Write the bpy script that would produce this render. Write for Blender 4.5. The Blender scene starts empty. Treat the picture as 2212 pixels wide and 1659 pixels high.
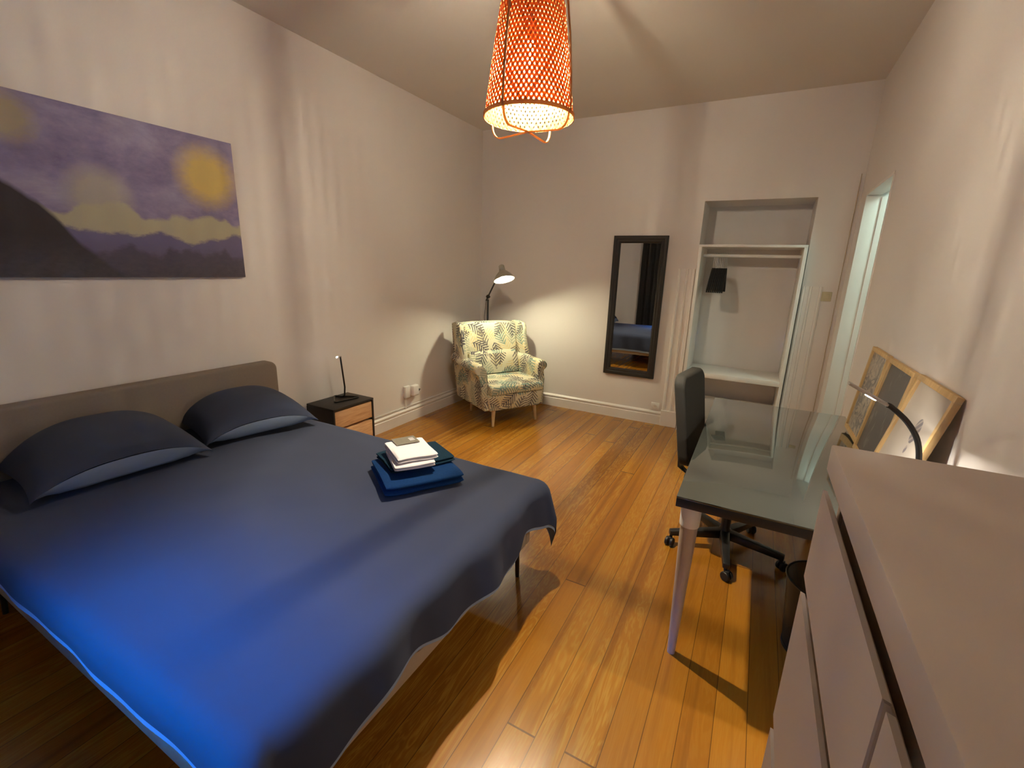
import bpy, bmesh, math, random
from mathutils import Vector, Matrix, noise
from math import sin, cos, pi, radians
random.seed(7)
S = bpy.context.scene
COL = S.collection

# ------------------------------------------------------------------ camera
cd = bpy.data.cameras.new('camera'); cam = bpy.data.objects.new('camera', cd); COL.objects.link(cam)
cam.location = (3.02636, -4.81613, 1.57345)
cam.rotation_euler = (radians(75.64388), radians(-1.78716), radians(28.34882))
cd.sensor_fit = 'HORIZONTAL'; cd.sensor_width = 36.0; cd.lens = 977.114 / 2212 * 36.0
cd.clip_start = 0.02; cd.clip_end = 60
S.camera = cam

# ------------------------------------------------------------------ world, exposure
SKY = 290.0
wd = bpy.data.worlds.new('dusk'); S.world = wd; wd.use_nodes = True
bg = wd.node_tree.nodes['Background']
bg.inputs[0].default_value = (0.004, 0.27, 1.0, 1)
# deep-blue dusk sky with its low part left black to keep the light on the bed
_n, _l = wd.node_tree.nodes, wd.node_tree.links
_tc = _n.new('ShaderNodeTexCoord'); _sx = _n.new('ShaderNodeSeparateXYZ'); _l.new(_tc.outputs['Generated'], _sx.inputs[0])
_mr = _n.new('ShaderNodeMapRange'); _mr.inputs['From Min'].default_value = .35; _mr.inputs['From Max'].default_value = .56
_mr.inputs['To Min'].default_value = .0; _mr.inputs['To Max'].default_value = SKY; _l.new(_sx.outputs[2], _mr.inputs[0]); _l.new(_mr.outputs[0], bg.inputs[1])
S.view_settings.view_transform = 'Standard'; S.view_settings.look = 'None'
S.view_settings.exposure = 0.0; S.view_settings.gamma = 1.0
S.view_settings.use_curve_mapping = False
S.cycles.max_bounces = 10; S.cycles.diffuse_bounces = 6; S.cycles.glossy_bounces = 5
S.cycles.transmission_bounces = 8; S.cycles.caustics_reflective = False; S.cycles.caustics_refractive = False
S.cycles.sample_clamp_indirect = 6.0; S.cycles.blur_glossy = 0.5

W, L, H = 3.64, 5.02, 3.07          # right wall, near wall (y = -L), ceiling
P_PEND, P_FLOOR, P_DESK, P_HALL = 400.0, 43.0, 220.0, 21.0

def light(name, kind, loc, power, color, **kw):
    d = bpy.data.lights.new(name, kind); o = bpy.data.objects.new(name, d); COL.objects.link(o)
    o.location = loc; d.energy = power; d.color = color
    rot = kw.pop('rot', None)
    if rot: o.rotation_euler = rot
    for k, v in kw.items():
        if k == 'portal': d.cycles.is_portal = v
        else: setattr(d, k, v)
    return o
# the window gap is a portal for the dusk sky behind the camera
WX0, WX1, WZ0, WZ1, WZB = 1.38, 2.20, 0.98, 2.60, 1.46
light('window_portal', 'AREA', ((WX0+WX1)/2, -L-0.40, (WZ0+WZB)/2), 1, (1,1,1), shape='RECTANGLE', size=WX1-WX0, size_y=WZB-WZ0, rot=(radians(90), 0, 0), portal=True)
light('hall_light', 'POINT', (4.25, -0.95, 2.5), P_HALL, (0.72, 1.0, 0.88), shadow_soft_size=0.12)

# ------------------------------------------------------------------ materials
def lin(h):
    h = h.lstrip('#'); v = [int(h[i:i+2], 16)/255 for i in (0, 2, 4)]
    return tuple(c/12.92 if c <= .04045 else ((c+.055)/1.055)**2.4 for c in v) + (1,)
class NT:
    def __init__(s, name):
        s.m = bpy.data.materials.new(name); s.m.use_nodes = True; s.t = s.m.node_tree
        s.b = s.t.nodes['Principled BSDF']; s.out = s.t.nodes['Material Output']
    def n(s, t, **kw):
        o = s.t.nodes.new(t)
        for k, v in kw.items():
            if k.startswith('i_'):
                k2 = k[2:]; k2 = int(k2) if k2.isdigit() else k2.replace('_', ' ')
                o.inputs[k2].default_value = v
            else: setattr(o, k, v)
        return o
    def l(s, a, b): s.t.links.new(a, b)
    def math(s, op, a, b=None, c=None, clamp=False):
        o = s.n('ShaderNodeMath', operation=op, use_clamp=clamp)
        for i, v in enumerate((a, b, c)):
            if v is None: continue
            if isinstance(v, (int, float)): o.inputs[i].default_value = v
            else: s.l(v, o.inputs[i])
        return o.outputs[0]
    def mix(s, f, a, b, blend='MIX'):
        o = s.n('ShaderNodeMix', data_type='RGBA', blend_type=blend)
        for i, v in ((0, f), (6, a), (7, b)):
            if isinstance(v, (int, float, tuple, list)): o.inputs[i].default_value = v
            else: s.l(v, o.inputs[i])
        return o.outputs[2]
    def ramp(s, f, stops, interp='LINEAR'):
        o = s.n('ShaderNodeValToRGB'); o.color_ramp.interpolation = interp
        e = o.color_ramp.elements
        while len(e) < len(stops): e.new(0.5)
        for x, (p, c) in zip(e, stops): x.position = p; x.color = c
        s.l(f, o.inputs[0]); return o.outputs[0]
    def coords(s, out='Object', scale=(1, 1, 1), rot=(0, 0, 0), loc=(0, 0, 0)):
        t = s.n('ShaderNodeTexCoord'); m = s.n('ShaderNodeMapping')
        m.inputs['Scale'].default_value = scale; m.inputs['Rotation'].default_value = rot; m.inputs['Location'].default_value = loc
        s.l(t.outputs[out], m.inputs[0]); return m.outputs[0]
    def noise(s, vec, scale, detail=3, rough=.5, dist=0, out=0):
        o = s.n('ShaderNodeTexNoise'); o.inputs['Scale'].default_value = scale; o.inputs['Detail'].default_value = detail
        o.inputs['Roughness'].default_value = rough; o.inputs['Distortion'].default_value = dist
        s.l(vec, o.inputs['Vector']); return o.outputs[out]
    def bump(s, h, strength, dist=.01):
        o = s.n('ShaderNodeBump'); o.inputs['Strength'].default_value = strength; o.inputs['Distance'].default_value = dist
        s.l(h, o.inputs['Height']); s.l(o.outputs[0], s.b.inputs['Normal'])
def plain(name, col, rough=.5, metal=0, var=.06, nscale=8, bump=0, bscale=200, spec=.5, **kw):
    m = NT(name); c = lin(col) if isinstance(col, str) else col
    v = m.coords(); nz = m.noise(v, nscale)
    d = tuple(x*(1-var) for x in c[:3]) + (1,); e = tuple(min(1, x*(1+var)) for x in c[:3]) + (1,)
    m.l(m.mix(nz, d, e), m.b.inputs['Base Color'])
    m.b.inputs['Roughness'].default_value = rough; m.b.inputs['Metallic'].default_value = metal
    m.b.inputs['Specular IOR Level'].default_value = spec
    for k, x in kw.items(): m.b.inputs[k.replace('_', ' ')].default_value = x
    if bump: m.bump(m.noise(v, bscale, 2), bump, .002)
    return m.m
def emit(name, col, strength):
    m = NT(name); m.b.inputs['Base Color'].default_value = col
    m.b.inputs['Emission Color'].default_value = col; m.b.inputs['Emission Strength'].default_value = strength
    return m.m

M = {}
M['wall'] = plain('wall_paint', (.76, .715, .69, 1), .55, var=.02, nscale=1.5, bump=.08, bscale=60, spec=.3)
M['ceiling'] = plain('ceiling_paint', (.76, .72, .66, 1), .7, var=.02, nscale=1.5, spec=.2)
M['trim'] = plain('trim_paint', (.80, .76, .73, 1), .35, var=.02)
M['rack'] = plain('white_laminate', (.82, .80, .77, 1), .35, var=.01)
M['hall'] = plain('hall_paint', (.75, .77, .74, 1), .6, var=.02)
M['black'] = plain('black_plastic', (.012, .012, .013, 1), .35, var=.1)
M['blackmetal'] = plain('black_metal', (.014, .012, .011, 1), .4, var=.1)
M['mirrorframe'] = plain('black_brown_wood', (.022, .018, .017, 1), .5, var=.15, nscale=20, spec=.3)
M['bedframe'] = plain('beige_bed_fabric', (.33, .27, .21, 1), .9, var=.06, nscale=60, bump=.3, bscale=900)
M['headboard'] = plain('taupe_headboard_fabric', (.20, .165, .135, 1), .95, var=.07, nscale=90, bump=.35, bscale=900)
M['mattress'] = plain('white_ticking', (.62, .58, .54, 1), .9, var=.03)
M['duvet'] = plain('slate_blue_cotton', (.034, .043, .076, 1), .9, spec=.12, var=.06, nscale=5, bump=.15, bscale=700)
M['duvet'].node_tree.nodes['Principled BSDF'].inputs['Sheen Weight'].default_value = .04
M['lining'] = plain('pale_blue_cotton', (.22, .28, .40, 1), .9, spec=.15, var=.05, nscale=8, bump=.1, bscale=700)
M['navy'] = plain('navy_terry', (.008, .035, .125, 1), .95, spec=.05, var=.3, nscale=120, bump=.9, bscale=900)
M['teal'] = plain('dark_teal_terry', (.010, .030, .055, 1), .95, spec=.05, var=.3, nscale=120, bump=.9, bscale=900)
M['white_towel'] = plain('white_terry', (.80, .76, .82, 1), .95, var=.05, nscale=120, bump=.7, bscale=900)
M['card'] = plain('grey_green_card', (.16, .15, .12, 1), .6, var=.2, nscale=60)
M['legwood'] = plain('pale_leg_wood', (.52, .34, .17, 1), .45, var=.15, nscale=30)
M['steel'] = plain('grey_painted_steel', (.42, .34, .28, 1), .4, var=.04)
M['whiteplastic'] = plain('white_plastic', (.80, .79, .78, 1), .35, var=.01)
M['chairfabric'] = plain('black_mesh_fabric', (.018, .018, .016, 1), .75, var=.3, nscale=200, bump=.5, bscale=600)
M['casterblack'] = plain('caster_black', (.008, .008, .008, 1), .5)
M['desktop'] = plain('black_desk_board', (.012, .012, .012, 1), .4)
M['dresser'] = plain('dresser_laminate', (.50, .405, .335, 1), .55, var=.02, nscale=3)
M['dresserdark'] = plain('dresser_gap', (.50, .40, .28, 1), .7)
M['silver'] = plain('satin_aluminium', (.55, .52, .50, 1), .35, metal=.7)
M['curtain'] = plain('dark_grey_curtain', (.040, .034, .032, 1), .9, var=.15, nscale=30)
M['hanger'] = plain('black_hanger_velvet', (.010, .009, .009, 1), .9)
M['switch'] = plain('ivory_plastic', (.56, .50, .33, 1), .4, var=.02)
M['bulb'] = emit('pendant_bulb_glow', (1, .86, .62, 1), 1)
M['lampbulb'] = emit('floor_lamp_bulb_glow', (1, .93, .62, 1), 1)
M['led'] = emit('desk_led_glow', (1, .93, .80, 1), 1)
M['nightled'] = emit('night_led_glow', (.85, .92, 1, 1), 60)

# mirror glass
m = NT('mirror_glass'); m.b.inputs['Base Color'].default_value = (.82, .84, .82, 1); m.b.inputs['Metallic'].default_value = 1; m.b.inputs['Roughness'].default_value = .012; M['mirror'] = m.m
# glass desk top, dark behind glass: strong clear reflection
m = NT('desk_glass'); m.b.inputs['Base Color'].default_value = (.035, .038, .034, 1); m.b.inputs['Roughness'].default_value = .045
m.b.inputs['IOR'].default_value = 1.9; m.b.inputs['Specular Tint'].default_value = (.88, 1, .92, 1)
m.b.inputs['Coat Weight'].default_value = .6; m.b.inputs['Coat Roughness'].default_value = .02; M['glass'] = m.m
# window pane
m = NT('window_glass'); tp = m.n('ShaderNodeBsdfTransparent'); tp.inputs[0].default_value = (.96, .98, .97, 1); gl = m.n('ShaderNodeBsdfGlossy'); gl.inputs['Roughness'].default_value = .02
mxs = m.n('ShaderNodeMixShader'); mxs.inputs[0].default_value = .06; m.l(tp.outputs[0], mxs.inputs[1]); m.l(gl.outputs[0], mxs.inputs[2]); m.l(mxs.outputs[0], m.out.inputs[0]); M['pane'] = m.m
# bamboo: diffuse plus translucent
def bamboo(name, col, tcol, fac):
    m = NT(name); v = m.coords(); nz = m.noise(v, 60)
    m.l(m.mix(nz, tuple(x*.8 for x in col[:3])+(1,), col), m.b.inputs['Base Color']); m.b.inputs['Roughness'].default_value = .55
    tr = m.n('ShaderNodeBsdfTranslucent'); tr.inputs[0].default_value = tcol
    mx = m.n('ShaderNodeMixShader'); mx.inputs[0].default_value = fac
    m.l(m.b.outputs[0], mx.inputs[1]); m.l(tr.outputs[0], mx.inputs[2]); m.l(mx.outputs[0], m.out.inputs[0]); return m.m
M['bamboo'] = bamboo('woven_bamboo', (.30, .135, .026, 1), (.90, .28, .025, 1), .36)
M['bamboostrap'] = bamboo('bamboo_strap', (.36, .17, .05, 1), (.75, .40, .12, 1), .25)
# pinewood floor
def floor_mat():
    m = NT('pine_floorboards'); t = m.n('ShaderNodeTexCoord'); sp = m.n('ShaderNodeSeparateXYZ'); m.l(t.outputs['Object'], sp.inputs[0])
    x, y = sp.outputs[0], sp.outputs[1]
    bx = m.math('DIVIDE', m.math('ADD', x, .03), .108); ix = m.math('FLOOR', bx); fx = m.math('FRACT', bx)
    wn = m.n('ShaderNodeTexWhiteNoise', noise_dimensions='1D'); m.l(ix, wn.inputs['W'])
    yy = m.math('ADD', m.math('DIVIDE', y, 4.6), m.math('MULTIPLY', wn.outputs[0], 7.3)); iy = m.math('FLOOR', yy); fy = m.math('FRACT', yy)
    cmb = m.n('ShaderNodeCombineXYZ'); m.l(ix, cmb.inputs[0]); m.l(iy, cmb.inputs[1])
    w2 = m.n('ShaderNodeTexWhiteNoise', noise_dimensions='3D'); m.l(cmb.outputs[0], w2.inputs[0]); rnd = w2.outputs[0]
    # grain coordinates: stretched along the board, shifted per board
    c2 = m.n('ShaderNodeCombineXYZ'); m.l(m.math('MULTIPLY', x, 6.5), c2.inputs[0]); m.l(m.math('MULTIPLY', y, .75), c2.inputs[1]); m.l(m.math('MULTIPLY', rnd, 40), c2.inputs[2])
    g1 = m.noise(c2.outputs[0], 1.6, 4, .6, .6)
    rings = m.math('SINE', m.math('MULTIPLY', g1, 80)); rings = m.math('MULTIPLY_ADD', rings, .5, .5)
    c3 = m.n('ShaderNodeCombineXYZ'); m.l(m.math('MULTIPLY', x, 160), c3.inputs[0]); m.l(m.math('MULTIPLY', y, 3.2), c3.inputs[1]); m.l(m.math('MULTIPLY', rnd, 40), c3.inputs[2])
    fine = m.noise(c3.outputs[0], 1, 3, .6)
    c4 = m.n('ShaderNodeCombineXYZ'); m.l(m.math('MULTIPLY', x, 17), c4.inputs[0]); m.l(m.math('MULTIPLY', y, .55), c4.inputs[1]); m.l(m.math('MULTIPLY', rnd, 90), c4.inputs[2])
    streak = m.noise(c4.outputs[0], 1, 3, .55, .3)
    base = m.ramp(rnd, [(0, (.40, .155, .018, 1)), (.25, (.53, .225, .028, 1)), (.5, (.47, .19, .024, 1)), (.75, (.60, .27, .040, 1)), (1, (.34, .125, .018, 1))])
    col = m.mix(m.math('MULTIPLY', m.math('POWER', rings, 2.0), m.math('MULTIPLY', m.math('MULTIPLY_ADD', m.math('GREATER_THAN', rnd, .5), .5, .12), 1)), base, (.66, .37, .085, 1))
    col = m.mix(m.ramp(streak, [(.50, (0,0,0,1)), (.70, (.7,.7,.7,1))]), col, (.24, .075, .014, 1))
    col = m.mix(m.math('MULTIPLY', fine, .45), col, (.28, .105, .016, 1))
    w = m.noise(m.coords(), .9, 3)
    col = m.mix(m.math('MULTIPLY', m.math('SUBTRACT', w, .35, clamp=True), .7), col, (.34, .14, .030, 1))
    gap = m.math('MAXIMUM', m.math('GREATER_THAN', m.math('ABSOLUTE', m.math('SUBTRACT', fx, .5)), .488), m.math('GREATER_THAN', fy, .9985))
    col = m.mix(m.math('MULTIPLY', gap, .75), col, (.07, .028, .010, 1))
    col = m.mix(1.0, col, (.76, .73, .44, 1), 'MULTIPLY')
    m.l(col, m.b.inputs['Base Color'])
    rr = m.math('MULTIPLY_ADD', m.noise(m.coords(scale=(6, 1.2, 1)), 3, 3),   .16, .14); m.l(rr, m.b.inputs['Roughness'])
    m.b.inputs['Specular IOR Level'].default_value = .8
    m.bump(m.math('MULTIPLY_ADD', gap, -1, m.math('MULTIPLY', fine, .12)), .25, .002)
    return m.m
M['floor'] = floor_mat()
# wood for frames and drawers
def wood(name, a, b, scale=(4, 40, 40), rough=.5):
    m = NT(name); v = m.coords(scale=scale); nz = m.noise(v, 1.5, 4, .6, .5)
    m.l(m.ramp(nz, [(.3, a), (.7, b)]), m.b.inputs['Base Color']); m.b.inputs['Roughness'].default_value = rough; return m.m
M['drawerwood'] = wood('acacia_drawer_wood', (.42, .22, .10, 1), (.62, .38, .20, 1), (40, 4, 40))
M['framewood'] = wood('light_oak_frame', (.56, .36, .15, 1), (.70, .48, .22, 1), (30, 30, 5))
# palm-leaf upholstery on UVs (metres)
def leaf_fabric():
    m = NT('palm_leaf_upholstery'); t = m.n('ShaderNodeTexCoord')
    cream = (.72, .68, .50, 1); col = m.mix(m.noise(t.outputs['UV'], 60), cream, (.66, .62, .46, 1))
    def layer(col, scale, off, palette, halfw, length, stripes, seed, cover):
        mp = m.n('ShaderNodeMapping'); mp.inputs['Location'].default_value = off; m.l(t.outputs['UV'], mp.inputs[0])
        vo = m.n('ShaderNodeTexVoronoi', voronoi_dimensions='2D'); vo.inputs['Scale'].default_value = scale; vo.inputs['Randomness'].default_value = .75; m.l(mp.outputs[0], vo.inputs['Vector'])
        sc = m.n('ShaderNodeVectorMath', operation='SCALE'); m.l(mp.outputs[0], sc.inputs[0]); sc.inputs['Scale'].default_value = 1.0
        sub = m.n('ShaderNodeVectorMath', operation='SUBTRACT'); m.l(sc.outputs[0], sub.inputs[0]); m.l(vo.outputs['Position'], sub.inputs[1])
        sc2 = m.n('ShaderNodeVectorMath', operation='SCALE'); m.l(sub.outputs[0], sc2.inputs[0]); sc2.inputs['Scale'].default_value = scale
        wn = m.n('ShaderNodeTexWhiteNoise', noise_dimensions='3D'); ad = m.n('ShaderNodeVectorMath', operation='ADD'); m.l(vo.outputs['Color'], ad.inputs[0]); ad.inputs[1].default_value = (seed, 0, 0); m.l(ad.outputs[0], wn.inputs[0])
        vr = m.n('ShaderNodeVectorRotate', rotation_type='Z_AXIS'); m.l(sc2.outputs[0], vr.inputs['Vector']); m.l(m.math('MULTIPLY', wn.outputs[0], 6.283), vr.inputs['Angle'])
        sp = m.n('ShaderNodeSeparateXYZ'); m.l(vr.outputs[0], sp.inputs[0]); u, v = sp.outputs[0], sp.outputs[1]
        v = m.math('ADD', v, m.math('MULTIPLY', m.math('MULTIPLY', u, u), .45))
        av = m.math('ABSOLUTE', v)
        un = m.math('DIVIDE', u, length)
        env = m.math('MULTIPLY', m.math('SUBTRACT', 1, m.math('MULTIPLY', un, un)), halfw)
        inside = m.math('LESS_THAN', av, env)
        ph = m.math('FRACT', m.math('MULTIPLY', m.math('SUBTRACT', u, m.math('MULTIPLY', m.math('POWER', m.math('MAXIMUM', av, .0001), .8), .75)), stripes))
        wdt = m.math('MULTIPLY_ADD', m.math('DIVIDE', av, m.math('MAXIMUM', env, .02)), -.26, .60)
        st = m.math('MAXIMUM', m.math('LESS_THAN', ph, wdt), m.math('LESS_THAN', av, .016))
        mask = m.math('MULTIPLY', m.math('MULTIPLY', inside, st), cover)
        spc = m.n('ShaderNodeSeparateColor'); m.l(wn.outputs['Color'], spc.inputs[0])
        pc = m.ramp(spc.outputs[1], palette, 'CONSTANT')
        return m.mix(mask, col, pc)
    yl = (.66, .48, .16, 1); gr = (.075, .068, .085, 1); te = (.20, .30, .26, 1); g2 = (.14, .12, .115, 1)
    col = layer(col, 6.0, (.03, .01, 0), [(0, yl), (.6, te)], .40, .62, 5.5, 3.1, .55)
    col = layer(col, 4.9, (.37, .21, 0), [(0, gr), (.42, te), (.62, g2), (.85, (.40, .42, .30, 1))], .36, .60, 6.6, 9.4, .95)
    col = layer(col, 4.4, (.71, .57, 0), [(0, g2), (.35, te), (.6, gr)], .30, .54, 6.6, 5.2, .9)
    m.l(col, m.b.inputs['Base Color']); m.b.inputs['Roughness'].default_value = .9
    m.bump(m.noise(t.outputs['UV'], 900), .2, .002); return m.m
M['leaf'] = leaf_fabric()

# ------------------------------------------------------------------ mesh helpers
def box(bm, x0, x1, y0, y1, z0, z1, bev=0, seg=2):
    r = bmesh.ops.create_cube(bm, size=1)['verts']
    for v in r: v.co = Vector(((x0+x1)/2+v.co.x*(x1-x0), (y0+y1)/2+v.co.y*(y1-y0), (z0+z1)/2+v.co.z*(z1-z0)))
    if bev > 0:
        es = list({e for v in r for e in v.link_edges})
        bmesh.ops.bevel(bm, geom=es, offset=bev, segments=seg, profile=.5, affect='EDGES')
    return r
def lathe(bm, prof, cx=0, cy=0, seg=24, mat=None, cap=True):
    rings = []
    for r, z in prof:
        rings.append([bm.verts.new(Vector((cx+r*cos(2*pi*i/seg), cy+r*sin(2*pi*i/seg), z))) for i in range(seg)])
    for a, b in zip(rings, rings[1:]):
        for i in range(seg): bm.faces.new((a[i], a[(i+1) % seg], b[(i+1) % seg], b[i]))
    if cap:
        if prof[0][0] > 1e-4: bm.faces.new(list(reversed(rings[0])))
        if prof[-1][0] > 1e-4: bm.faces.new(rings[-1])
    vs = [v for r in rings for v in r]
    if mat is not None:
        for v in vs: v.co = mat @ v.co
    return vs
def tube(bm, pts, rad, seg=10, closed=False, cap=True):
    pts = [Vector(p) for p in pts]; n = len(pts); rads = rad if isinstance(rad, (list, tuple)) else [rad]*n
    rings = []; up = None
    for i, p in enumerate(pts):
        if closed: t = (pts[(i+1) % n]-pts[i-1]).normalized()
        else: t = (pts[min(i+1, n-1)]-pts[max(i-1, 0)]).normalized()
        if up is None:
            up = Vector((0, 0, 1)) if abs(t.z) < .9 else Vector((1, 0, 0))
        a = (up - t*up.dot(t)).normalized(); b = t.cross(a); up = a
        rings.append([bm.verts.new(p+(a*cos(2*pi*k/seg)+b*sin(2*pi*k/seg))*rads[i]) for k in range(seg)])
    rng = range(n) if closed else range(n-1)
    for i in rng:
        A, B = rings[i], rings[(i+1) % n]
        for k in range(seg): bm.faces.new((A[k], A[(k+1) % seg], B[(k+1) % seg], B[k]))
    if cap and not closed: bm.faces.new(list(reversed(rings[0]))); bm.faces.new(rings[-1])
def prism(bm, poly, axis, a, b, bev=0, seg=3):
    """poly: 2D points; axis: extrusion axis 0/1/2 between a and b"""
    def mk(p, c):
        if axis == 0: return Vector((c, p[0], p[1]))
        if axis == 1: return Vector((p[0], c, p[1]))
        return Vector((p[0], p[1], c))
    A = [bm.verts.new(mk(p, a)) for p in poly]; B = [bm.verts.new(mk(p, b)) for p in poly]
    fs = [bm.faces.new(A), bm.faces.new(list(reversed(B)))]
    n = len(poly)
    for i in range(n): fs.append(bm.faces.new((A[i], B[i], B[(i+1) % n], A[(i+1) % n])))
    bmesh.ops.recalc_face_normals(bm, faces=fs)
    if bev > 0:
        es = list(fs[0].edges)+list(fs[1].edges)
        bmesh.ops.bevel(bm, geom=es, offset=bev, segments=seg, profile=.5, affect='EDGES')
def ribbon(bm, pts, nrm, width, th):
    """flat strip through pts, face normal nrm(i), thickness th"""
    n = len(pts); rows = []
    for i, p in enumerate(pts):
        t = (pts[min(i+1, n-1)]-pts[max(i-1, 0)]).normalized(); N = nrm[i].normalized(); s = t.cross(N).normalized()
        rows.append([bm.verts.new(p+s*width/2*a+N*th/2*b) for a, b in ((-1, -1), (1, -1), (1, 1), (-1, 1))])
    for A, B in zip(rows, rows[1:]):
        for k in range(4): bm.faces.new((A[k], A[(k+1) % 4], B[(k+1) % 4], B[k]))
    bm.faces.new(list(reversed(rows[0]))); bm.faces.new(rows[-1])
def BM(): return bmesh.new()
def uvbox(bm, scale=1.0):
    uv = bm.loops.layers.uv.new('UVMap'); bm.normal_update()
    for f in bm.faces:
        n = f.normal; ax = max(range(3), key=lambda i: abs(n[i]))
        for l in f.loops:
            c = l.vert.co
            u, v = ((c.y, c.z), (c.x+.37, c.z), (c.y, c.x-.3))[ax]
            l[uv].uv = (u*scale, v*scale)
def obj(name, bm, mat, parent=None, smooth=True, local=False, uv=False, angle=40, sub=0, mats=None):
    if uv: uvbox(bm)
    bmesh.ops.recalc_face_normals(bm, faces=bm.faces)
    if parent is not None and not local:
        r = parent
        while r.parent is not None: r = r.parent
        mw = Matrix.LocRotScale(r.location, r.rotation_euler, None).inverted()
        bmesh.ops.transform(bm, matrix=mw, verts=bm.verts)
    me = bpy.data.meshes.new(name); bm.to_mesh(me); bm.free()
    for x in (mats or [mat]): me.materials.append(x)
    if smooth:
        for p in me.polygons: p.use_smooth = True
        me.set_sharp_from_angle(angle=radians(angle))
    o = bpy.data.objects.new(name, me); COL.objects.link(o)
    if parent is not None: o.parent = parent
    if sub:
        s = o.modifiers.new('sub', 'SUBSURF'); s.levels = sub; s.render_levels = sub
    return o
def tag(o, label, cat, group=None):
    o['label'] = label; o['category'] = cat
    if group: o['group'] = group
    return o
def thing(name, label, cat, loc=(0, 0, 0), rotz=0, group=None):
    o = bpy.data.objects.new(name, None); COL.objects.link(o); o.location = loc; o.rotation_euler = (0, 0, rotz)
    o.empty_display_size = .1
    return tag(o, label, cat, group)
def struct(name, bm, mat, parent=None, **kw):
    o = obj(name, bm, mat, parent, **kw)
    if parent is None: o['kind'] = 'structure'
    return o

# ------------------------------------------------------------------ room shell
NX0, NX1, NZ, ND = 2.452, 3.345, 2.235, .44     # wardrobe niche in the far wall
DY0, DY1, DZ = -1.13, -.27, 2.215               # doorway in the right wall (y range, height)
b = BM(); box(b, -.2, 5.3, -L-.4, ND+.1, -.1, 0); struct('floor', b, M['floor'], smooth=False)
b = BM(); box(b, -.2, W+.2, -L-.4, ND+.1, H, H+.1); struct('ceiling', b, M['ceiling'], smooth=False)
b = BM(); box(b, -.2, 0, -L-.0, .2, 0, H); struct('wall_left', b, M['wall'], smooth=False)
b = BM()
box(b, 0, NX0, 0, ND+.1, 0, H); box(b, NX1, W+.2, 0, ND+.1, 0, H); box(b, NX0, NX1, 0, ND+.1, NZ, H); box(b, NX0, NX1, ND, ND+.1, 0, NZ)
struct('wall_far', b, M['wall'], smooth=False)
WT = .15
b = BM(); box(b, W, W+WT, -L-.0, DY0, 0, H); box(b, W, W+WT, DY1, 0, 0, H); box(b, W, W+WT, DY0, DY1, DZ, H)
struct('wall_right', b, M['wall'], smooth=False)
b = BM(); box(b, -.2, WX0, -L-.35, -L, 0, H); box(b, WX1, W+.2, -L-.35, -L, 0, H); box(b, WX0, WX1, -L-.35, -L, 0, WZ0); box(b, WX0, WX1, -L-.35, -L, WZ1, H)
struct('wall_near', b, M['wall'], smooth=False)
# hallway behind the doorway
b = BM(); box(b, W+WT, 5.2, -2.2, -2.1, 0, 2.8); box(b, W+WT, 5.2, .15, .25, 0, 2.8); box(b, 5.1, 5.2, -2.1, .15, 0, 2.8); struct('wall_hall', b, M['hall'], smooth=False)
b = BM(); box(b, W+WT, 5.2, -2.2, .25, 2.8, 2.9); struct('ceiling_hall', b, M['hall'], smooth=False)
# window with frame and panes
b = BM(); win = None
for x0, x1, z0, z1 in ((WX0, WX0+.05, WZ0, WZ1), (WX1-.05, WX1, WZ0, WZ1), (WX0, WX1, WZ0, WZ0+.05), (WX0, WX1, WZ1-.05, WZ1), ((WX0+WX1)/2-.03, (WX0+WX1)/2+.03, WZ0, WZ1)):
    box(b, x0, x1, -L-.30, -L-.24, z0, z1, .004)
win = struct('window_1', b, M['trim'])
# (the pane)
b = BM(); box(b, WX0+.05, WX1-.05, -L-.275, -L-.27, WZ0+.05, WZ1-.05); obj('window_pane', b, M['pane'], win, smooth=False)
# unseen shutter, added to block skylight from the upper part of the window
b = BM(); n = 24
for i in range(n): z = WZB+(WZ1-WZB)*i/n; box(b, WX0+.004, WX1-.004, -L-.34, -L-.315, z+.001, z+(WZ1-WZB)/n-.004, .003)
box(b, WX0+.004, WX1-.004, -L-.335, -L-.32, WZB, WZ1-.003)
tag(obj('added_shutter', b, M['whiteplastic']), 'unseen white shutter added to block light through the upper window', 'shutter')
# baseboards: profile with torus top
def skirting(name, x0, x1, y0, y1, side):
    prof = [(0, 0), (.018, 0), (.018, .098), (.012, .104), (.012, .112), (.020, .118), (.020, .130), (.012, .138), (.006, .146), (0, .146)]
    b = BM()
    if side == 'left': prism(b, [(0+p, q) for p, q in prof], 1, y0, y1)
    elif side == 'far': prism(b, [(0-p, q) for p, q in prof], 0, x0, x1)
    elif side == 'right': prism(b, [(W-p, q) for p, q in prof], 1, y0, y1)
    return struct(name, b, M['trim'], angle=25)
skirting('baseboard_left', 0, 0, -L, 0, 'left')
skirting('baseboard_far', .02, 2.285, 0, 0, 'far')
skirting('baseboard_right', 0, 0, -L, DY0-.09, 'right')
# casing pilasters of the niche
def casing(name, x0, x1, z1, flip):
    b = BM(); w = x1-x0
    pr = [(0, 0), (0, .012), (.012, .022), (.022, .022), (.028, .012), (.075, .012), (.082, .024), (.094, .024), (.100, .014), (.125, .014), (.132, .028), (w, .028), (w, 0)]
    pts = [((x0+p if not flip else x1-p), -q) for p, q in pr]
    prism(b, pts, 2, 0.0, z1); box(b, x0-.004, x1+.004, -.032, 0, 0, .17, .003)
    return struct(name, b, M['trim'], angle=20)
casing('trim_1', 2.288, 2.445, 1.62, False)
casing('trim_2', 3.352, 3.50, 1.50, True)
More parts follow.
